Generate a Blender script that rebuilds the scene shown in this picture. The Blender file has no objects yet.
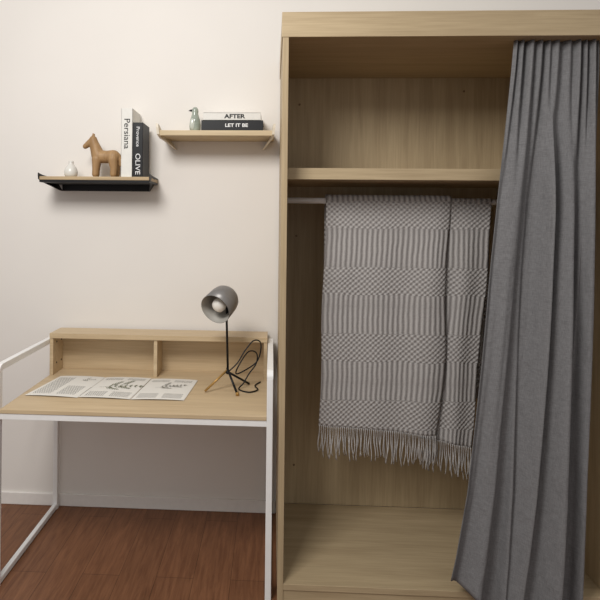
import bpy, bmesh, math, random
from mathutils import Vector, Matrix
random.seed(4)
scene = bpy.context.scene
scene.view_settings.view_transform = 'Standard'
COL = scene.collection

# ------------------------------------------------------------------ materials
def lin(c):
    return tuple(((v/255)/12.92 if v/255 <= .04045 else ((v/255+.055)/1.055)**2.4) for v in c)+(1,)

def base(name, rough=.6, metallic=0, spec=.3):
    m = bpy.data.materials.new(name); m.use_nodes = True
    nt = m.node_tree; b = nt.nodes['Principled BSDF']
    b.inputs['Roughness'].default_value = rough
    b.inputs['Metallic'].default_value = metallic
    b.inputs['Specular IOR Level'].default_value = spec
    return m, nt, b

def N(nt, t, **kw):
    n = nt.nodes.new(t)
    for k, v in kw.items(): setattr(n, k, v)
    return n

def plain(name, c, rough=.5, metallic=0, spec=.3, vary=.06, scale=40, bump=0):
    m, nt, b = base(name, rough, metallic, spec)
    tc = N(nt, 'ShaderNodeTexCoord'); no = N(nt, 'ShaderNodeTexNoise')
    no.inputs['Scale'].default_value = scale; no.inputs['Detail'].default_value = 4
    nt.links.new(tc.outputs['Object'], no.inputs['Vector'])
    r = N(nt, 'ShaderNodeValToRGB'); l = lin(c)
    r.color_ramp.elements[0].position = .3; r.color_ramp.elements[1].position = .7
    r.color_ramp.elements[0].color = tuple(x*(1-vary) for x in l[:3])+(1,)
    r.color_ramp.elements[1].color = tuple(min(1, x*(1+vary)) for x in l[:3])+(1,)
    nt.links.new(no.outputs['Fac'], r.inputs['Fac']); nt.links.new(r.outputs['Color'], b.inputs['Base Color'])
    if bump:
        bu = N(nt, 'ShaderNodeBump'); bu.inputs['Strength'].default_value = bump; bu.inputs['Distance'].default_value = .002
        nt.links.new(no.outputs['Fac'], bu.inputs['Height']); nt.links.new(bu.outputs['Normal'], b.inputs['Normal'])
    return m

def wood(name, dark, light, axis, rough=.5):
    m, nt, b = base(name, rough)
    tc = N(nt, 'ShaderNodeTexCoord'); mp = N(nt, 'ShaderNodeMapping')
    sc = [26, 26, 26]; sc['xyz'.index(axis)] = 1.3
    mp.inputs['Scale'].default_value = sc
    nt.links.new(tc.outputs['Object'], mp.inputs['Vector'])
    n1 = N(nt, 'ShaderNodeTexNoise'); n1.inputs['Scale'].default_value = 1.0; n1.inputs['Detail'].default_value = 5; n1.inputs['Roughness'].default_value = .6
    n1.inputs['Distortion'].default_value = .6
    nt.links.new(mp.outputs['Vector'], n1.inputs['Vector'])
    mp2 = N(nt, 'ShaderNodeMapping'); sc2 = [170, 170, 170]; sc2['xyz'.index(axis)] = 6
    mp2.inputs['Scale'].default_value = sc2
    nt.links.new(tc.outputs['Object'], mp2.inputs['Vector'])
    n2 = N(nt, 'ShaderNodeTexNoise'); n2.inputs['Scale'].default_value = 1; n2.inputs['Detail'].default_value = 2
    nt.links.new(mp2.outputs['Vector'], n2.inputs['Vector'])
    mx = N(nt, 'ShaderNodeMath', operation='MULTIPLY_ADD'); mx.inputs[1].default_value = .35
    mm = N(nt, 'ShaderNodeMath', operation='MULTIPLY'); mm.inputs[1].default_value = .65
    nt.links.new(n1.outputs['Fac'], mm.inputs[0]); nt.links.new(n2.outputs['Fac'], mx.inputs[0]); nt.links.new(mm.outputs[0], mx.inputs[2])
    r = N(nt, 'ShaderNodeValToRGB'); r.color_ramp.elements[0].position = .36; r.color_ramp.elements[1].position = .64
    r.color_ramp.elements[0].color = lin(dark); r.color_ramp.elements[1].color = lin(light)
    nt.links.new(mx.outputs[0], r.inputs['Fac']); nt.links.new(r.outputs['Color'], b.inputs['Base Color'])
    return m

OD, OL = (167, 147, 116), (188, 168, 135)
oak_x = wood('oak_grain_x', OD, OL, 'x'); oak_z = wood('oak_grain_z', OD, OL, 'z'); oak_y = wood('oak_grain_y', OD, OL, 'y')
desk_oak = wood('desk_oak', (188, 165, 132), (206, 184, 150), 'x', .4)
horse_wood = wood('carved_wood', (144, 112, 76), (172, 138, 98), 'z', .5)
wall_m = plain('wall_paint', (230, 225, 219), .85, vary=.012, scale=3)
trim_m = plain('trim_white', (232, 227, 222), .5, vary=.02)
white_metal = plain('white_metal', (236, 235, 233), .35, vary=.02)
black_metal = plain('black_metal', (22, 22, 24), .45)
rod_m = plain('rod_white', (250, 250, 252), .25, spec=.5, vary=.0)
black_m = plain('black_paint', (18, 18, 20), .4)
white_book = plain('white_cover', (222, 220, 214), .5, vary=.02)
black_book = plain('black_cover', (22, 22, 25), .45)
page_m = plain('page_block', (220, 212, 195), .8, vary=.05, scale=200)
ink_w = plain('white_ink', (235, 235, 235), .5, vary=0)
ink_k = plain('black_ink', (20, 20, 20), .5, vary=0)
ceramic = plain('white_ceramic', (215, 212, 205), .25, spec=.5, vary=.02)
celadon = plain('pale_green_glaze', (152, 160, 148), .1, spec=.8, vary=.25, scale=22)
breast_m = plain('breast_glaze', (186, 190, 180), .15, spec=.7, vary=.1, scale=22)
brass = plain('brass', (176, 138, 80), .35, metallic=.55)
shade_m = plain('grey_enamel', (128, 125, 123), .35, metallic=.25)
shade_in = plain('shade_inside', (164, 160, 152), .5)
bulb_m = plain('bulb_glass', (240, 236, 228), .2, spec=.6, vary=0)
screw_m = plain('screw_cap', (120, 100, 75), .4)

def floor_mat():
    m, nt, b = base('brown_laminate', .42, spec=.3)
    tc = N(nt, 'ShaderNodeTexCoord')
    mp = N(nt, 'ShaderNodeMapping'); mp.inputs['Rotation'].default_value = (0, 0, math.radians(90))
    nt.links.new(tc.outputs['Object'], mp.inputs['Vector'])
    br = N(nt, 'ShaderNodeTexBrick'); br.offset = .37
    br.inputs['Scale'].default_value = 1; br.inputs['Brick Width'].default_value = 1.2; br.inputs['Row Height'].default_value = .165
    br.inputs['Mortar Size'].default_value = .0016; br.inputs['Color1'].default_value = (.92, .92, .92, 1); br.inputs['Color2'].default_value = (1.05, 1.05, 1.05, 1)
    br.inputs['Mortar'].default_value = (.5, .5, .5, 1)
    nt.links.new(mp.outputs['Vector'], br.inputs['Vector'])
    mp2 = N(nt, 'ShaderNodeMapping'); mp2.inputs['Scale'].default_value = (60, 5, 1)
    nt.links.new(tc.outputs['Object'], mp2.inputs['Vector'])
    n1 = N(nt, 'ShaderNodeTexNoise'); n1.inputs['Scale'].default_value = 1; n1.inputs['Detail'].default_value = 6; n1.inputs['Roughness'].default_value = .7; n1.inputs['Distortion'].default_value = .6
    nt.links.new(mp2.outputs['Vector'], n1.inputs['Vector'])
    r = N(nt, 'ShaderNodeValToRGB'); r.color_ramp.elements[0].position = .3; r.color_ramp.elements[1].position = .7
    r.color_ramp.elements[0].color = lin((98, 63, 43)); r.color_ramp.elements[1].color = lin((138, 95, 67))
    nt.links.new(n1.outputs['Fac'], r.inputs['Fac'])
    mx = N(nt, 'ShaderNodeMix', data_type='RGBA', blend_type='MULTIPLY'); mx.inputs[0].default_value = 1
    nt.links.new(r.outputs['Color'], mx.inputs[6]); nt.links.new(br.outputs['Color'], mx.inputs[7])
    nt.links.new(mx.outputs[2], b.inputs['Base Color'])
    return m
floor_m = floor_mat()

def linen():
    m, nt, b = base('grey_linen', .85, spec=.12)
    tc = N(nt, 'ShaderNodeTexCoord'); cols = []
    for sc in ((500, 500, 40), (40, 40, 500)):
        mp = N(nt, 'ShaderNodeMapping'); mp.inputs['Scale'].default_value = sc
        nt.links.new(tc.outputs['Object'], mp.inputs['Vector'])
        n = N(nt, 'ShaderNodeTexNoise'); n.inputs['Scale'].default_value = 1; n.inputs['Detail'].default_value = 2
        nt.links.new(mp.outputs['Vector'], n.inputs['Vector']); cols.append(n)
    a = N(nt, 'ShaderNodeMath', operation='ADD'); nt.links.new(cols[0].outputs['Fac'], a.inputs[0]); nt.links.new(cols[1].outputs['Fac'], a.inputs[1])
    h = N(nt, 'ShaderNodeMath', operation='MULTIPLY'); h.inputs[1].default_value = .5; nt.links.new(a.outputs[0], h.inputs[0])
    r = N(nt, 'ShaderNodeValToRGB'); r.color_ramp.elements[0].position = .35; r.color_ramp.elements[1].position = .65
    r.color_ramp.elements[0].color = lin((108, 107, 108)); r.color_ramp.elements[1].color = lin((131, 130, 131))
    nt.links.new(h.outputs[0], r.inputs['Fac']); nt.links.new(r.outputs['Color'], b.inputs['Base Color'])
    cr = N(nt, 'ShaderNodeTexNoise'); cr.inputs['Scale'].default_value = 9; cr.inputs['Detail'].default_value = 3; cr.inputs['Distortion'].default_value = .8
    mpc = N(nt, 'ShaderNodeMapping'); mpc.inputs['Scale'].default_value = (1.8, 1.8, .8); nt.links.new(tc.outputs['Object'], mpc.inputs['Vector']); nt.links.new(mpc.outputs['Vector'], cr.inputs['Vector'])
    b1 = N(nt, 'ShaderNodeBump'); b1.inputs['Strength'].default_value = .6; b1.inputs['Distance'].default_value = .014
    nt.links.new(cr.outputs['Fac'], b1.inputs['Height'])
    bu = N(nt, 'ShaderNodeBump'); bu.inputs['Strength'].default_value = .15; bu.inputs['Distance'].default_value = .001
    nt.links.new(h.outputs[0], bu.inputs['Height']); nt.links.new(b1.outputs['Normal'], bu.inputs['Normal']); nt.links.new(bu.outputs['Normal'], b.inputs['Normal'])
    return m
linen_m = linen()

def M(nt, op, a, bb=None, c=None):
    n = N(nt, 'ShaderNodeMath', operation=op)
    for i, v in enumerate((a, bb, c)):
        if v is None: continue
        if isinstance(v, (int, float)): n.inputs[i].default_value = v
        else: nt.links.new(v, n.inputs[i])
    return n.outputs[0]

def weave():
    m, nt, b = base('woven_wool', .95, spec=.1)
    tc = N(nt, 'ShaderNodeTexCoord'); s = N(nt, 'ShaderNodeSeparateXYZ')
    nt.links.new(tc.outputs['UV'], s.inputs[0]); U, V = s.outputs[0], s.outputs[1]
    no0 = N(nt, 'ShaderNodeTexNoise'); no0.inputs['Scale'].default_value = 14; nt.links.new(tc.outputs['UV'], no0.inputs['Vector'])
    U = M(nt, 'ADD', U, M(nt, 'MULTIPLY_ADD', no0.outputs['Fac'], .008, -.004))
    V = M(nt, 'ADD', V, M(nt, 'MULTIPLY_ADD', no0.outputs['Fac'], .010, -.005))
    fr = M(nt, 'FRACT', M(nt, 'DIVIDE', M(nt, 'ADD', V, .62), .31))
    band = M(nt, 'GREATER_THAN', fr, .42)
    rib = M(nt, 'MULTIPLY_ADD', M(nt, 'SINE', M(nt, 'MULTIPLY', U, 2*math.pi/.024)), .5, .5)
    rib = M(nt, 'POWER', rib, .75)
    seg = M(nt, 'MULTIPLY_ADD', M(nt, 'SINE', M(nt, 'MULTIPLY', V, 2*math.pi/.18)), .5, .5)
    seg = M(nt, 'POWER', seg, .3)
    rib = M(nt, 'MULTIPLY', rib, M(nt, 'MULTIPLY_ADD', seg, .25, .75))
    cu = M(nt, 'SINE', M(nt, 'MULTIPLY', U, 2*math.pi/.026)); cv = M(nt, 'SINE', M(nt, 'MULTIPLY', V, 2*math.pi/.024))
    chk = M(nt, 'MULTIPLY_ADD', M(nt, 'MULTIPLY', cu, cv), .6, .55)
    chk = M(nt, 'MINIMUM', M(nt, 'MAXIMUM', chk, 0), 1)
    pat = N(nt, 'ShaderNodeMix', data_type='FLOAT')
    nt.links.new(band, pat.inputs[0]); nt.links.new(chk, pat.inputs[2]); nt.links.new(rib, pat.inputs[3])
    fine = M(nt, 'MULTIPLY_ADD', M(nt, 'SINE', M(nt, 'MULTIPLY', V, 2*math.pi/.006)), .06, 0)
    no = N(nt, 'ShaderNodeTexNoise'); no.inputs['Scale'].default_value = 160; nt.links.new(tc.outputs['UV'], no.inputs['Vector'])
    tot = M(nt, 'ADD', M(nt, 'ADD', pat.outputs[0], fine), M(nt, 'MULTIPLY_ADD', no.outputs['Fac'], .4, -.2))
    r = N(nt, 'ShaderNodeValToRGB'); r.color_ramp.elements[0].position = 0; r.color_ramp.elements[1].position = .9
    r.color_ramp.elements[0].color = lin((136, 131, 129)); r.color_ramp.elements[1].color = lin((190, 186, 183))
    nt.links.new(tot, r.inputs['Fac']); nt.links.new(r.outputs['Color'], b.inputs['Base Color'])
    bu = N(nt, 'ShaderNodeBump'); bu.inputs['Strength'].default_value = .9; bu.inputs['Distance'].default_value = .0045
    nt.links.new(tot, bu.inputs['Height']); nt.links.new(bu.outputs['Normal'], b.inputs['Normal'])
    return m
weave_m = weave()
yarn_m = plain('wool_yarn', (178, 174, 171), .95, spec=.1, vary=.15, scale=80)

def paper_mat(name, rows=True):
    m, nt, b = base(name, .7)
    tc = N(nt, 'ShaderNodeTexCoord')
    br = N(nt, 'ShaderNodeTexBrick'); br.inputs['Scale'].default_value = 1
    br.inputs['Brick Width'].default_value = .009; br.inputs['Row Height'].default_value = .0065; br.inputs['Mortar Size'].default_value = .0016
    br.inputs['Color1'].default_value = lin((86, 84, 82)); br.inputs['Color2'].default_value = lin((138, 136, 132)); br.inputs['Mortar'].default_value = lin((226, 223, 216))
    nt.links.new(tc.outputs['UV'], br.inputs['Vector'])
    s = N(nt, 'ShaderNodeSeparateXYZ'); nt.links.new(tc.outputs['UV'], s.inputs[0])
    u, v = s.outputs[0], s.outputs[1]
    col = M(nt, 'FRACT', M(nt, 'DIVIDE', u, .115))
    mask = M(nt, 'MULTIPLY', M(nt, 'GREATER_THAN', col, .14), M(nt, 'LESS_THAN', col, .92))
    lo, hi = (.03, .275) if rows else (.02, .085)
    m1 = M(nt, 'MULTIPLY', M(nt, 'GREATER_THAN', v, lo), M(nt, 'LESS_THAN', v, hi))
    if not rows: m1 = M(nt, 'MAXIMUM', m1, M(nt, 'MULTIPLY', M(nt, 'GREATER_THAN', v, .255), M(nt, 'LESS_THAN', v, .285)))
    if rows:
        clear = M(nt, 'MULTIPLY', M(nt, 'GREATER_THAN', u, .125), M(nt, 'GREATER_THAN', v, .15))
        m1 = M(nt, 'MULTIPLY', m1, M(nt, 'SUBTRACT', 1, clear))
    mask = M(nt, 'MULTIPLY', mask, m1)
    mx = N(nt, 'ShaderNodeMix', data_type='RGBA'); nt.links.new(mask, mx.inputs[0])
    mx.inputs[6].default_value = lin((226, 223, 216)); nt.links.new(br.outputs['Color'], mx.inputs[7])
    nt.links.new(mx.outputs[2], b.inputs['Base Color'])
    return m
paper_text = paper_mat('printed_paper'); paper_pic = paper_mat('illustrated_paper', False)

# ------------------------------------------------------------------ builders
def obj(name, me, loc=(0, 0, 0), mat=None, parent=None, smooth=False):
    o = bpy.data.objects.new(name, me); COL.objects.link(o); o.location = loc
    if mat:
        for mm in (mat if isinstance(mat, list) else [mat]): me.materials.append(mm)
    if smooth:
        for p in me.polygons: p.use_smooth = True
    if parent is not None:
        o.parent = parent; o.location = Vector(loc) - wloc(parent)
    return o

def wloc(o):
    v = Vector(o.location)
    while o.parent: o = o.parent; v += Vector(o.location)
    return v

def top(o, label, cat, group=None):
    o['label'] = label; o['category'] = cat
    if group: o['group'] = group
    return o

def empty(name, loc, label, cat, group=None):
    e = bpy.data.objects.new(name, None); COL.objects.link(e); e.location = loc; e.empty_display_size = .05
    return top(e, label, cat, group)

def boxes(name, bs, mat, parent=None, bevel=.0015):
    c = Vector((sum((b[0]+b[1])/2 for b in bs)/len(bs), sum((b[2]+b[3])/2 for b in bs)/len(bs), sum((b[4]+b[5])/2 for b in bs)/len(bs)))
    bm = bmesh.new()
    for b in bs:
        r = bmesh.ops.create_cube(bm, size=1)
        bmesh.ops.scale(bm, vec=(b[1]-b[0], b[3]-b[2], b[5]-b[4]), verts=r['verts'])
        bmesh.ops.translate(bm, vec=Vector(((b[0]+b[1])/2, (b[2]+b[3])/2, (b[4]+b[5])/2))-c, verts=r['verts'])
    if bevel: bmesh.ops.bevel(bm, geom=bm.edges[:], offset=bevel, segments=2, affect='EDGES', profile=.5)
    me = bpy.data.meshes.new(name); bm.to_mesh(me); bm.free()
    return obj(name, me, c, mat, parent)

def tube(name, pts, r, mat, parent=None, seg=10, smoothpath=0):
    pts = [Vector(p) for p in pts]
    if smoothpath:
        out = []
        n = len(pts)
        for i in range(n-1):
            p0, p1, p2, p3 = pts[max(i-1, 0)], pts[i], pts[i+1], pts[min(i+2, n-1)]
            for k in range(smoothpath):
                t = k/smoothpath
                out.append(.5*((2*p1)+(-p0+p2)*t+(2*p0-5*p1+4*p2-p3)*t*t+(-p0+3*p1-3*p2+p3)*t**3))
        out.append(pts[-1]); pts = out
    rs = r if isinstance(r, (list, tuple)) else [r]*len(pts)
    c = sum(pts, Vector())/len(pts)
    bm = bmesh.new(); rings = []
    ref = None
    for i, p in enumerate(pts):
        t = (pts[min(i+1, len(pts)-1)]-pts[max(i-1, 0)]).normalized()
        if ref is None:
            ref = t.cross(Vector((0, 0, 1))) if abs(t.z) < .9 else t.cross(Vector((1, 0, 0)))
        ref = (ref - t*ref.dot(t)).normalized(); b2 = t.cross(ref)
        rings.append([bm.verts.new(p-c+rs[i]*(ref*math.cos(2*math.pi*k/seg)+b2*math.sin(2*math.pi*k/seg))) for k in range(seg)])
    for a, b in zip(rings, rings[1:]):
        for k in range(seg): bm.faces.new((a[k], a[(k+1) % seg], b[(k+1) % seg], b[k]))
    bm.faces.new(rings[0][::-1]); bm.faces.new(rings[-1])
    bmesh.ops.recalc_face_normals(bm, faces=bm.faces[:])
    me = bpy.data.meshes.new(name); bm.to_mesh(me); bm.free()
    return obj(name, me, c, mat, parent, True)

def lathe(name, prof, loc, mat, parent=None, axis=None, seg=32, sub=0):
    bm = bmesh.new(); rings = []
    q = Vector((0, 0, 1)).rotation_difference(Vector(axis).normalized()).to_matrix() if axis else Matrix.Identity(3)
    for r, z in prof:
        if r < 1e-5: rings.append([bm.verts.new(q @ Vector((0, 0, z)))])
        else: rings.append([bm.verts.new(q @ Vector((r*math.cos(2*math.pi*k/seg), r*math.sin(2*math.pi*k/seg), z))) for k in range(seg)])
    for a, b in zip(rings, rings[1:]):
        for k in range(seg):
            k2 = (k+1) % seg
            vs = []
            for v in ((a[k] if len(a) > 1 else a[0]), (a[k2] if len(a) > 1 else a[0]), (b[k2] if len(b) > 1 else b[0]), (b[k] if len(b) > 1 else b[0])):
                if v not in vs: vs.append(v)
            if len(vs) > 2: bm.faces.new(vs)
    bmesh.ops.recalc_face_normals(bm, faces=bm.faces[:])
    me = bpy.data.meshes.new(name); bm.to_mesh(me); bm.free()
    return obj(name, me, loc, mat, parent, True)

def lettering(body, size, loc, rot, mat, parent, sx=1.0, bold=.012):
    cu = bpy.data.curves.new('lettering', 'FONT'); cu.body = body; cu.size = size; cu.extrude = .0004
    cu.align_x = 'CENTER'; cu.align_y = 'CENTER'; cu.offset = size*bold
    t = bpy.data.objects.new('tmp', cu); COL.objects.link(t); bpy.context.view_layer.update()
    me = bpy.data.meshes.new_from_object(t.evaluated_get(bpy.context.evaluated_depsgraph_get()))
    bpy.data.objects.remove(t)
    me.transform(rot.to_4x4() @ Matrix.Diagonal((sx, 1, 1, 1)))
    me.materials.clear()
    return obj('lettering', me, loc, mat, parent)

RX = Matrix.Rotation(math.radians(90), 3, 'X')
RV = RX @ Matrix.Rotation(math.radians(-90), 3, 'Z')

# ------------------------------------------------------------------ room
w = boxes('wall_back', [(-3.2, 3.0, 0, .12, 0, 3.0)], wall_m, bevel=0); w['kind'] = 'structure'
f = boxes('floor', [(-4.5, 4.5, -6, .12, -.05, 0)], floor_m, bevel=0); f['kind'] = 'structure'
b = boxes('baseboard_back', [(-3.2, .034, -.011, 0, 0, .068)], trim_m, bevel=.004); b['kind'] = 'structure'

# ------------------------------------------------------------------ wardrobe
WL, WR, WF, WB = .037, 1.392, -.66, -.015
wd = empty('wardrobe', ((WL+WR)/2, -.34, 0), 'tall open light-oak wardrobe with one shelf and hanging rail', 'wardrobe')
T = .025
boxes('side_panel', [(WL, WL+T, WF, WB, 0, 2.34)], oak_z, wd)
boxes('side_panel', [(WR-T, WR, WF, WB, 0, 2.34)], oak_z, wd)
boxes('top_panel', [(WL-.004, WR+.004, WF-.002, WB, 2.34, 2.444)], oak_x, wd)
boxes('back_panel', [(WL+T, WR-T, -.038, -.02, .075, 2.34)], oak_z, wd)
boxes('shelf', [(WL+T, WR-T, -.53, -.038, 1.762, 1.812)], oak_x, wd)
boxes('bottom_panel', [(WL+T, WR-T, WF, -.038, .05, .075)], oak_x, wd)
boxes('plinth', [(WL+T, WR-T, WF+.004, WF+.024, 0, .05)], oak_x, wd)
tube('hanging_rail', [(WL+T, -.33, 1.677), (WR-T, -.33, 1.677)], .0145, rod_m, wd, 20)
for (x, z) in ((.14, 2.20), (1.0, 2.27), (.13, 1.50), (1.0, 1.50), (.13, .28)):
    lathe('screw_cap', [(0, .003), (.005, .003), (.006, 0)], (x, -.038, z), screw_m, wd, axis=(0, -1, 0), seg=14)

# ------------------------------------------------------------------ curtain
def interp(tab, z):
    for (a, va), (b2, vb) in zip(tab, tab[1:]):
        if a >= z >= b2:
            t = (a-z)/(a-b2); return va+(vb-va)*t
    return tab[-1][1] if z < tab[-1][0] else tab[0][1]
left = [(2.34, 1.0), (2.2, .985), (1.8, .938), (1.4, .89), (1.0, .850), (.5, .79), (.25, .745), (.12, .715), (0, .70)]
right = [(2.34, 1.345), (1.9, 1.328), (1.25, 1.298), (.6, 1.262), (0, 1.24)]
basey = [(2.34, -.60), (1.9, -.635), (1.2, -.68), (.6, -.71), (0, -.735)]
nu, nv = 480, 130
def sm(t): t = max(0, min(1, t)); return t*t*(3-2*t)
# (centre, width, height, drift, rightward lean)
folds = [(.02, .05, .030, .00, 0), (.17, .085, .120, .06, .5), (.335, .034, .045, .08, .2), (.46, .055, .125, .00, .5), (.60, .030, .060, -.06, .2), (.70, .060, .130, -.04, .5), (.93, .055, .110, .02, .2), (.83, .028, .050, .03, .2)]
major = (0, 1, 3, 5, 6)
bm = bmesh.new(); grid = []
tau = 2*math.pi
for j in range(nv+1):
    v = j/nv; row = []
    for i in range(nu+1):
        u = i/nu
        hem = .135*(1-min(1, u/.38))**1.15+.022+.010*math.sin(u*9)
        z = 2.339+(hem-2.339)*v
        xl, xr = interp(left, z), interp(right, z)
        topf = (.015+.004*math.sin(9*u))*math.sin(tau*10*u+1.3*math.sin(6*u)+.9*math.sin(15*u))+.006*math.sin(tau*4.3*u+1)
        lowf = 0; sl = 0
        for n_, (c_, w_, h_, d_, ln_) in enumerate(folds):
            cc_ = c_+d_*(v-.5)+.018*math.sin(3.4*v+n_*1.9)
            fade = 1 if n_ in major else sm((v-.15)/.3)*(.25+.75*math.sin(3.0*v+n_)**2)
            ww_ = w_*(.85+.3*math.sin(2.7*v+n_*1.3))
            hh_ = h_*fade*(.62+.38*v)*(.82+.25*math.sin(3.3*v+n_*2.3))
            g_ = 1/(1+abs((u-cc_)/ww_)**2.6)
            lowf += hh_*g_; sl += hh_*g_*ln_
        lowf += .003*math.sin(tau*11.7*u+3*v)*math.sin(5*v+u*8)-.065
        m = sm((v-.02)/.30)
        off = topf*(1-m)+lowf*m
        edge = sm(u/.04)
        off = off*edge+(-.012)*(1-edge)*m
        y = min(interp(basey, z)-off*.9, -.548)
        if z < .12: y = min(y, -.672)
        inner = math.sin(math.pi*u)**.5
        x = min(xl+(xr-xl)*u+.45*sl*m*inner, 1.355)
        row.append(bm.verts.new((x-1.1, y+.65, z)))
    grid.append(row)
for j in range(nv):
    for i in range(nu): bm.faces.new((grid[j][i], grid[j][i+1], grid[j+1][i+1], grid[j+1][i]))
me = bpy.data.meshes.new('curtain'); bm.to_mesh(me); bm.free()
cur = obj('curtain', me, (1.1, -.65, 0), linen_m, None, True)
so = cur.modifiers.new('thickness', 'SOLIDIFY'); so.thickness = .002
top(cur, 'long grey linen curtain drawn to one side of the wardrobe', 'curtain')

# ------------------------------------------------------------------ blanket
bm = bmesh.new(); uvl = bm.loops.layers.uv.new('UVMap')
def sheet(x0t, x1t, x0b, x1b, zb0, zb1, r, zback, wob, seedv, yoff, fk=7, curl=0):
    nx, seq = 60, []
    nf = 70
    for k in range(nf): seq.append(('f', k/(nf-1)))
    for k in range(1, 9): seq.append(('a', k/9))
    for k in range(20): seq.append(('b', k/19))
    rows = []
    for kind, t in seq:
        row = []
        for i in range(nx+1):
            u = i/nx
            zb = zb0+(zb1-zb0)*u
            fold = math.sin(u*fk+seedv)*.5+math.sin(u*fk*1.9+seedv*2)*.3
            if kind == 'f':
                z = zb+(1.677-zb)*t; d = (1-t)
                x = (x0b+(x1b-x0b)*u)*d+(x0t+(x1t-x0t)*u)*t
                y = -.33-r-wob*(.8+fold)*min(1, d*3)+yoff*d+curl*max(0, (u-.88)/.12)**2; vv = 1.677-z
                x += .004*math.sin(z*9+seedv)
                if curl: x += .010*math.sin(z*7+1)*u**6
            elif kind == 'a':
                a = math.pi*t; z = 1.677+r*math.sin(a); y = -.33-r*math.cos(a); x = x0t+(x1t-x0t)*u; vv = -r*a
            else:
                z = 1.677+(zback-1.677)*t; y = -.33+r; x = x0t+(x1t-x0t)*u; vv = -r*math.pi-(1.677-z)
            row.append((bm.verts.new((x-.62, y+.33, z-1.677)), (x0t+(x1t-x0t)*u, vv)))
        rows.append(row)
    for a, b2 in zip(rows, rows[1:]):
        for i in range(nx):
            q = (a[i], a[i+1], b2[i+1], b2[i])
            fc = bm.faces.new([v[0] for v in q]); fc.smooth = True
            for l, v in zip(fc.loops, q): l[uvl].uv = v[1]
    return [(Vector(p[0].co)) for p in rows[0]]
hemB = sheet(.72, 1.025, .70, .935, .575, .53, .0175, .75, .012, 2.3, .0, 8)
hemA = sheet(.252, .835, .228, .785, .625, .585, .030, .80, .013, .4, .0, 8, .010)
bm.normal_update()
me = bpy.data.meshes.new('blanket'); bm.to_mesh(me)
bl = obj('blanket', me, (.62, -.33, 1.677), weave_m)
so = bl.modifiers.new('thickness', 'SOLIDIFY'); so.thickness = .003; so.offset = -1
top(bl, 'grey woven throw blanket with fringe hanging over the wardrobe rail', 'blanket')
bm.free()
bm = bmesh.new()
def strand(p, L, rr, dx, dy):
    prev = None; ph = random.uniform(0, 6)
    for k in range(12):
        t = k/11
        c = p+Vector((dx*t+.005*math.sin(t*6+ph)*t, dy*t, -L*t))
        rad = rr*(1+.25*math.sin(t*60))
        ring = [bm.verts.new(c+Vector((rad*math.cos(a*math.pi/3), rad*math.sin(a*math.pi/3), 0))) for a in range(6)]
        if prev:
            for a in range(6): bm.faces.new((prev[a], prev[(a+1) % 6], ring[(a+1) % 6], ring[a])).smooth = True
        else: bm.faces.new(ring)
        prev = ring
    bm.faces.new(prev[::-1])
def fringe_along(hem, n):
    for i in range(n):
        u = (i+.5)/n*(len(hem)-1); k = int(u); p = hem[k].lerp(hem[min(k+1, len(hem)-1)], u-k)
        strand(p+Vector((0, 0, .004)), .138+random.uniform(-.025, .02), .0024, random.uniform(-.007, .007), random.uniform(-.012, .004))
fringe_along(hemA, 62); fringe_along(hemB, 27)
bmesh.ops.recalc_face_normals(bm, faces=bm.faces[:])
me = bpy.data.meshes.new('fringe'); bm.to_mesh(me); bm.free()
fr = obj('fringe', me, (.62, -.33, 1.677), yarn_m, bl); fr['kind'] = 'stuff'

# ------------------------------------------------------------------ desk
DL, DR, DF, DB = -1.174, .012, -.66, -.022
L = .026
dk = empty('desk', ((DL+DR)/2, -.34, 0), 'light-oak writing desk with white metal frame and low hutch', 'desk')
boxes('tabletop', [(DL+L, DR-L, DF, DB, .748, .766)], desk_oak, dk, .002)
zt = .953; Rr = .016
for x in (DL, DR-L):
    for y in (DF, DB-L):
        boxes('leg', [(x, x+L, y, y+L, .0, zt-L/2-Rr)], white_metal, dk, .003)
    boxes('foot_rail', [(x+.002, x+L-.002, DF+L, DB-L, .004, .03)], white_metal, dk, .003)
    R = Rr; path = []
    for k in range(9):
        a = math.pi/2*k/8; path.append((DF+L/2+R*(1-math.cos(a)), zt-L/2-R+R*math.sin(a)))
    for k in range(9):
        a = math.pi/2*(1-k/8); path.append((DB-L/2-R*(1-math.cos(a)), zt-L/2-R+R*math.sin(a)))
    bm = bmesh.new(); rings = []
    for k, (y, z) in enumerate(path):
        if k == 0: n = Vector((0, -1, 0))
        elif k == len(path)-1: n = Vector((0, 1, 0))
        else:
            t = Vector((0, path[k+1][0]-path[k-1][0], path[k+1][1]-path[k-1][1])).normalized(); n = Vector((0, -t.z, t.y))
        c = Vector((0, y, z-.9)); h = L/2
        rings.append([bm.verts.new(c+n*h+Vector((-h, 0, 0))), bm.verts.new(c+n*h+Vector((h, 0, 0))), bm.verts.new(c-n*h+Vector((h, 0, 0))), bm.verts.new(c-n*h+Vector((-h, 0, 0)))])
    for a, b2 in zip(rings, rings[1:]):
        for q in range(4): bm.faces.new((a[q], a[(q+1) % 4], b2[(q+1) % 4], b2[q]))
    bm.faces.new(rings[0]); bm.faces.new(rings[-1][::-1]); bmesh.ops.recalc_face_normals(bm, faces=bm.faces[:])
    me = bpy.data.meshes.new('guard_rail'); bm.to_mesh(me); bm.free()
    obj('guard_rail', me, (x+L/2, 0, .9), white_metal, dk)
boxes('crossbeam', [(DL+L, DR-L, DF+.003, DF+.023, .722, .748)], white_metal, dk)
boxes('crossbeam', [(DL+L, DR-L, DB-.024, DB-.004, .722, .748)], white_metal, dk)
HR, HF, HB, Z0, Z1, t = DR-L-.003, -.165, -.024, .766, .984, .018
HL = DL+L+.001
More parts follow.
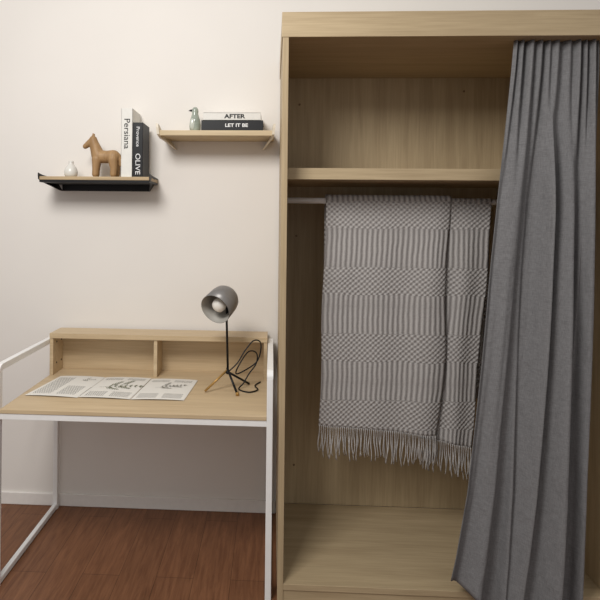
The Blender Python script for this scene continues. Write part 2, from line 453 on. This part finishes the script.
boxes('hutch', [(HL, HR, HF-.004, HB, Z1-.026, Z1), (HL, HL+t, HF, HB, Z0, Z1-.026), (HR-t, HR, HF, HB, Z0, Z1-.026),
                (-.602, -.584, HF+.003, HB, Z0, Z1-.026), (HL+t, HR-t, HB-.012, HB, Z0, Z1-.026)], desk_oak, dk, .001)
for y in (-.06, -.12):
    for z in (.82, .93):
        lathe('screw_cap', [(0, .002), (.004, .002), (.005, 0)], (HL+t, y, z), black_m, dk, axis=(1, 0, 0), seg=12)

# ------------------------------------------------------------------ wall shelves
def wall_shelf(x0, x1, zt, bt, metal, label, tray, wood_m, th0, drop, inn0, lip, flare):
    e = empty('wall_shelf', ((x0+x1)/2, 0, zt-.02), label, 'wall shelf', None)
    boxes('board', [(x0+.004, x1-.004, -.2, -.004, zt-bt, zt)], wood_m, e, .002)
    for s, xe in ((1, x0), (-1, x1)):
        inn = inn0*s
        bm = bmesh.new(); th = th0*s
        top_e = [(-flare, -.208, lip), (-flare*.3, -.19, lip*.8), (0, -.15, .010), (0, -.06, .006), (.02, -.004, .004)]
        low_e = [(1, -.004, -drop), (.92, -.03, -drop*.98), (.68, -.07, -drop*.82), (.38, -.12, -drop*.62), (.12, -.17, -bt-.010), (0, -.206, -bt*.8), (-flare*.5, -.210, lip*.4)]
        P = top_e+low_e
        a = [bm.verts.new(Vector((xe+a_*inn, y_, zt+z_))-Vector((xe, -.1, zt))) for a_, y_, z_ in P]
        b2 = [bm.verts.new(Vector((xe+a_*inn+th, y_, zt+z_))-Vector((xe, -.1, zt))) for a_, y_, z_ in P]
        bm.faces.new(a); bm.faces.new(b2[::-1])
        for k in range(len(a)): bm.faces.new((a[k], b2[k], b2[(k+1) % len(a)], a[(k+1) % len(a)]))
        bmesh.ops.recalc_face_normals(bm, faces=bm.faces[:]); bmesh.ops.triangulate(bm, faces=bm.faces[:])
        me = bpy.data.meshes.new('bracket'); bm.to_mesh(me); bm.free()
        obj('bracket', me, (xe, -.1, zt), metal, e)
    if tray:
        boxes('back_plate', [(x0+.045, x1-.045, -.006, -.001, zt-drop, zt-.022)], metal, e, .001)
        boxes('metal_tray', [(x0+.004, x1-.004, -.2, -.004, zt-bt-.012, zt-bt-.0005)], metal, e, .001)
    return e
pale = wood('pale_shelf_wood', (190, 170, 136), (208, 189, 156), 'x')
cream = plain('cream_bracket', (218, 208, 190), .45, vary=.03)
wall_shelf(-1.20, -.622, 1.796, .018, black_metal, 'wooden wall shelf in black metal tray holding horse figurine', True, wood('shelf_wood', (170, 147, 115), (194, 171, 135), 'x'), .003, .064, .045, .018, .0)
wall_shelf(-.588, .008, 2.034, .027, cream, 'light wooden wall shelf with cream curved end brackets', False, pale, .012, .072, .055, .032, .12)

# ------------------------------------------------------------------ books
def book(x0, x1, y0, y1, z0, z1, upright, cover, label, group):
    o = empty('book', ((x0+x1)/2, (y0+y1)/2, z0), label, 'book', group); c = .003
    if upright:
        boxes('cover', [(x0, x0+c, y0, y1, z0, z1), (x1-c, x1, y0, y1, z0, z1), (x0, x1, y0, y0+c, z0, z1)], cover, o, .0008)
        boxes('pages', [(x0+c, x1-c, y0+c, y1-.004, z0+.004, z1-.004)], page_m, o, 0)
    else:
        boxes('cover', [(x0, x1, y0, y1, z0, z0+c), (x0, x1, y0, y1, z1-c, z1), (x0, x1, y0, y0+c, z0, z1)], cover, o, .0008)
        boxes('pages', [(x0+.004, x1-.004, y0+c, y1-.004, z0+c, z1-c)], page_m, o, 0)
    return o
zt = 1.7965
bk = book(-.780, -.722, -.175, -.01, zt, 2.150, True, white_book, 'tall white hardback standing beside a black book', 'books on the black shelf')
lettering('Persiana', .043, (-.751, -.1756, 2.02), RV, ink_k, bk, 1.1, .003)
bk = book(-.720, -.668, -.172, -.03, zt, 2.078, True, black_book, 'black hardback with white spine lettering beside a white book', 'books on the black shelf')
lettering('OLIVE', .036, (-.694, -.1726, 1.864), RV, ink_w, bk, 1.15, 0)
lettering('Provence', .025, (-.694, -.1726, 2.005), RV, ink_w, bk, 1.1, 0)
zw = 2.0345
bk = book(-.364, -.05, -.19, -.01, zw, zw+.052, False, black_book, 'black hardback lying flat under a white book', 'books on the light shelf')
lettering('LET IT BE', .024, (-.185, -.1906, zw+.026), RX, ink_w, bk, 1.2, .025)
bk = book(-.355, -.062, -.186, -.012, zw+.0525, zw+.092, False, white_book, 'white hardback lying flat on a black book', 'books on the light shelf')
lettering('AFTER', .029, (-.195, -.1866, zw+.0722), RX, ink_k, bk, 1.25, .035)

# ------------------------------------------------------------------ figurines
S = .00519
segs = [
 ((-2.5, 0, 21.5, 6.9), (6, 0, 21, 6.4)), ((6, 0, 21, 6.4), (13, 0, 21.3, 6.9)),
 ((-3.0, 0, 23, 6.8), (-7, 0, 34, 4.9)), ((-7, 0, 34, 4.9), (-8.0, 0, 38.5, 4.0)), ((-8.0, 0, 38.0, 4.0), (-12.5, 0, 34.5, 3.3)), ((-12.5, 0, 34.5, 3.3), (-16.2, 0, 31.6, 2.6)),
 ((-8.0, .007, 40, 1.7), (-7.6, .009, 44.6, .7)), ((-8.0, -.007, 40, 1.7), (-7.6, -.009, 44.6, .7)),
 ((-5, .014, 18, 4.8), (-5.5, .018, 9, 3.5)), ((-5.5, .018, 9, 3.5), (-5.8, .018, 3.4, 3.4)),
 ((-3.5, -.014, 18, 4.8), (-4.0, -.018, 9, 3.5)), ((-4.0, -.018, 9, 3.5), (-4.3, -.018, 3.4, 3.4)),
 ((14, .014, 18, 5.2), (15.5, .018, 9.5, 3.6)), ((15.5, .018, 9.5, 3.6), (15.0, .018, 3.4, 3.4)),
 ((13, -.014, 18, 5.2), (14.5, -.018, 9.5, 3.6)), ((14.5, -.018, 9.5, 3.6), (14.0, -.018, 3.4, 3.4)),
 ((18.3, 0, 23, 2.0), (20.3, 0, 18, 1.8)), ((20.3, 0, 18, 1.8), (20.3, 0, 12, 1.2))]
bm = bmesh.new()
for a, b2 in segs:
    for k in range(9):
        t = k/8; p = [a[i]+(b2[i]-a[i])*t for i in range(4)]
        mt = Matrix.Translation((p[0]*S, p[1], p[2]*S))
        bmesh.ops.create_uvsphere(bm, u_segments=14, v_segments=9, radius=p[3]*S, matrix=mt)
me = bpy.data.meshes.new('horse_figurine'); bm.to_mesh(me); bm.free()
hs = obj('horse_figurine', me, (-.903, -.12, zt), horse_wood)
mo = hs.modifiers.new('remesh', 'REMESH'); mo.mode = 'VOXEL'; mo.voxel_size = .0028; mo.use_smooth_shade = True
sb = hs.modifiers.new('smooth', 'SMOOTH'); sb.iterations = 5; sb.factor = .5
top(hs, 'carved brown wooden horse standing on the black wall shelf', 'figurine')

v = lathe('vase', [(0, 0), (.025, 0), (.033, .012), (.035, .028), (.031, .046), (.021, .060), (.014, .070), (.013, .080), (.014, .086), (.010, .086), (.009, .07), (0, .06)], (-1.062, -.12, zt), ceramic)
top(v, 'tiny white ceramic bud vase beside wooden horse', 'vase')

bd = lathe('bird_figurine', [(0, 0), (.020, 0), (.027, .012), (.030, .035), (.027, .064), (.020, .088), (.016, .100), (.018, .112), (.016, .125), (.009, .134), (0, .137)], (-.408, -.11, zw), celadon)
top(bd, 'pale grey-green glazed bird figurine beside stacked books', 'figurine')
lathe('beak', [(.007, 0), (.005, .012), (0, .024)], (-.420, -.112, zw+.118), black_m, bd, axis=(-1, -.1, -.1), seg=12)
bm = bmesh.new(); bmesh.ops.create_uvsphere(bm, u_segments=20, v_segments=14, radius=1)
bmesh.ops.scale(bm, vec=(.015, .008, .030), verts=bm.verts)
me = bpy.data.meshes.new('breast'); bm.to_mesh(me); bm.free()
obj('breast', me, (-.418, -.134, zw+.043), breast_m, bd, True)

# ------------------------------------------------------------------ lamp
lp = empty('desk_lamp', (-.204, -.32, .766), 'grey metal desk lamp on black tripod with tangled cord', 'lamp')
J = Vector((-.204, -.33, .852))
tube('stem', [J, (-.214, -.31, 1.10), (-.214, -.290, 1.185)], .0055, black_m, lp, 12)
tube('leg', [J+Vector((.0, 0, .012)), (-.308, -.38, .7725)], .0052, brass, lp, 12)
tube('leg', [J+Vector((-.004, 0, .02)), (-.152, -.41, .7715)], .0052, black_m, lp, 12)
tube('leg', [J, (-.105, -.245, .7715)], .0052, black_m, lp, 12)
lathe('foot', [(0, 0), (.008, 0), (.008, .012), (.005, .016), (0, .016)], (-.152, -.41, .7665), brass, lp, seg=16)
lathe('joint', [(0, -.014), (.009, -.012), (.010, 0), (.009, .012), (0, .014)], J, black_m, lp, axis=(0, 1, 0), seg=18)
ax = Vector((-.056, -.112, -.056)).normalized()
bc = Vector((-.208, -.285, 1.215))
sh = lathe('lamp_shade', [(.0, 0), (.040, .002), (.058, .010), (.068, .026), (.073, .050), (.076, .132), (.0745, .132), (.071, .050), (.066, .028), (.052, .013), (0, .008)], bc, [shade_m, shade_in], lp, axis=ax, seg=48)
for p in sh.data.polygons:
    if p.index >= 48*6: p.material_index = 1
lathe('socket', [(.022, .008), (.022, .036), (.016, .044), (0, .045)], bc, black_m, lp, axis=ax, seg=24)
lathe('light_bulb', [(.013, .040), (.018, .053), (.030, .073), (.035, .091), (.031, .109), (.018, .120), (0, .124)], bc, bulb_m, lp, axis=ax, seg=24)
lathe('hinge', [(0, -.012), (.010, -.010), (.010, .010), (0, .012)], (-.214, -.288, 1.155), brass, lp, axis=(1, 0, 0), seg=16)
cp = [(-.204, -.325, .85), (-.16, -.31, .89), (-.125, -.29, .945), (-.085, -.27, .99), (-.052, -.25, .980), (-.050, -.24, .93), (-.07, -.25, .88), (-.12, -.28, .85), (-.165, -.30, .835),
      (-.155, -.31, .875), (-.11, -.27, .935), (-.07, -.25, .925), (-.07, -.25, .875), (-.105, -.28, .83), (-.13, -.30, .79), (-.15, -.33, .7705), (-.10, -.37, .7705), (-.06, -.33, .7705), (-.075, -.27, .7705), (-.05, -.21, .7705)]
tube('power_cord', cp, .0034, black_m, lp, 8, smoothpath=8)

# ------------------------------------------------------------------ leaflet
lf = empty('leaflet', (-.745, -.34, .766), 'unfolded three-panel printed leaflet with plant drawings lying on desk', 'leaflet')
def page(c4, mat, name='page'):
    bm = bmesh.new(); uv = bm.loops.layers.uv.new('UVMap'); n = 14
    c4 = [Vector(p) for p in c4]; W = (c4[1]-c4[0]).length; H = (c4[3]-c4[0]).length; g = []
    cc = sum(c4, Vector())/4
    for j in range(2):
        row = []
        for i in range(n+1):
            u = i/n; p = (c4[0].lerp(c4[1], u)).lerp(c4[3].lerp(c4[2], u), j)
            p.z += .0035*math.sin(math.pi*u)**.7
            row.append((bm.verts.new(p-cc), (u*W, j*H)))
        g.append(row)
    for i in range(n):
        q = (g[0][i], g[0][i+1], g[1][i+1], g[1][i]); fc = bm.faces.new([a[0] for a in q]); fc.smooth = True
        for l, a in zip(fc.loops, q): l[uv].uv = a[1]
    me = bpy.data.meshes.new(name); bm.to_mesh(me); bm.free()
    return obj(name, me, cc, mat, lf)
z = .7685
A = [(-1.125, -.485), (-.872, -.50), (-.629, -.505), (-.385, -.50)]
B = [(-1.08, -.185), (-.842, -.19), (-.604, -.195), (-.365, -.20)]
for i, mt in enumerate((paper_text, paper_pic, paper_pic)):
    dz = .0006*(i % 2)
    page([(A[i][0]+.001, A[i][1]+(.006 if i == 1 else 0), z+dz), (A[i+1][0]-.002, A[i+1][1], z+dz), (B[i+1][0]-.002, B[i+1][1]+(.006 if i == 1 else 0), z+dz), (B[i][0]+.001, B[i][1], z+dz)], mt)
def drawing(cx, cy, sc, col, ang0=.35, side=3):
    bm = bmesh.new(); kk = [0]
    def leaf(px, py, ang, l, wd2):
        pts = []
        for s_ in range(8):
            t_ = s_/8*2*math.pi; x_, y_ = l*.5*(1+math.cos(t_)), wd2*math.sin(t_)
            pts.append(bm.verts.new((px+x_*math.cos(ang)-y_*math.sin(ang), py+x_*math.sin(ang)+y_*math.cos(ang), .00001*kk[0])))
        bm.faces.new(pts); kk[0] += 1
    def shoot(px, py, ang, length, lv, bend):
        n = 8; st = length/n
        for q in range(n):
            leaf(px, py, ang, st*1.15, sc*.009)
            px += st*math.cos(ang); py += st*math.sin(ang); ang += bend/n
            if q > 0:
                for sd in (-1, 1): leaf(px, py, ang+sd*.95, lv*(1.15-.07*q), lv*.11)
        leaf(px, py, ang, lv*.9, lv*.12)
    shoot(-sc*.95, -sc*.35, ang0, sc*2.1, sc*.30, -.35)
    for k in range(side):
        t = (k+1)/(side+1); sd = 1 if k % 2 else -1
        shoot(-sc*.95+sc*1.5*t*math.cos(ang0), -sc*.35+sc*1.5*t*math.sin(ang0), ang0+sd*.95, sc*.8, sc*.18, -sd*.4)
    bmesh.ops.recalc_face_normals(bm, faces=bm.faces[:])
    me = bpy.data.meshes.new('plant_drawing'); bm.to_mesh(me); bm.free()
    obj('plant_drawing', me, (cx, cy, z+.0046), plain('print_ink', col, .7, vary=.3, scale=60), lf)
drawing(-.735, -.325, .092, (112, 116, 92), .3, 4); drawing(-.49, -.325, .068, (112, 108, 98), .5, 3); drawing(-.92, -.25, .036, (140, 138, 128), .4, 2)

# ------------------------------------------------------------------ light, world, camera
def area(name, loc, target, size, power, col):
    l = bpy.data.lights.new(name, 'AREA'); l.size = size; l.energy = power; l.color = col
    o = bpy.data.objects.new(name, l); COL.objects.link(o); o.location = loc
    o.rotation_euler = (Vector(target)-Vector(loc)).to_track_quat('-Z', 'Y').to_euler(); return o
area('ceiling_light', (-.95, -2.4, 3.15), (0, -.2, .6), .9, 60, (1, .98, .95))
wld = bpy.data.worlds.new('World'); scene.world = wld; wld.use_nodes = True
wld.node_tree.nodes['Background'].inputs[0].default_value = (1, .985, .965, 1)
wld.node_tree.nodes['Background'].inputs[1].default_value = .48

cd = bpy.data.cameras.new('Camera'); cam = bpy.data.objects.new('Camera', cd); COL.objects.link(cam)
cd.sensor_width = 36; cd.lens = 31.2; cd.shift_x = .086; cd.shift_y = -.1317
R = Matrix.Rotation(math.radians(2.6), 4, 'Z') @ Matrix.Rotation(math.radians(90), 4, 'X') @ Matrix.Rotation(math.radians(.6), 4, 'Z')
cam.matrix_world = Matrix.Translation((0, -2.818, 1.577)) @ R
scene.camera = cam
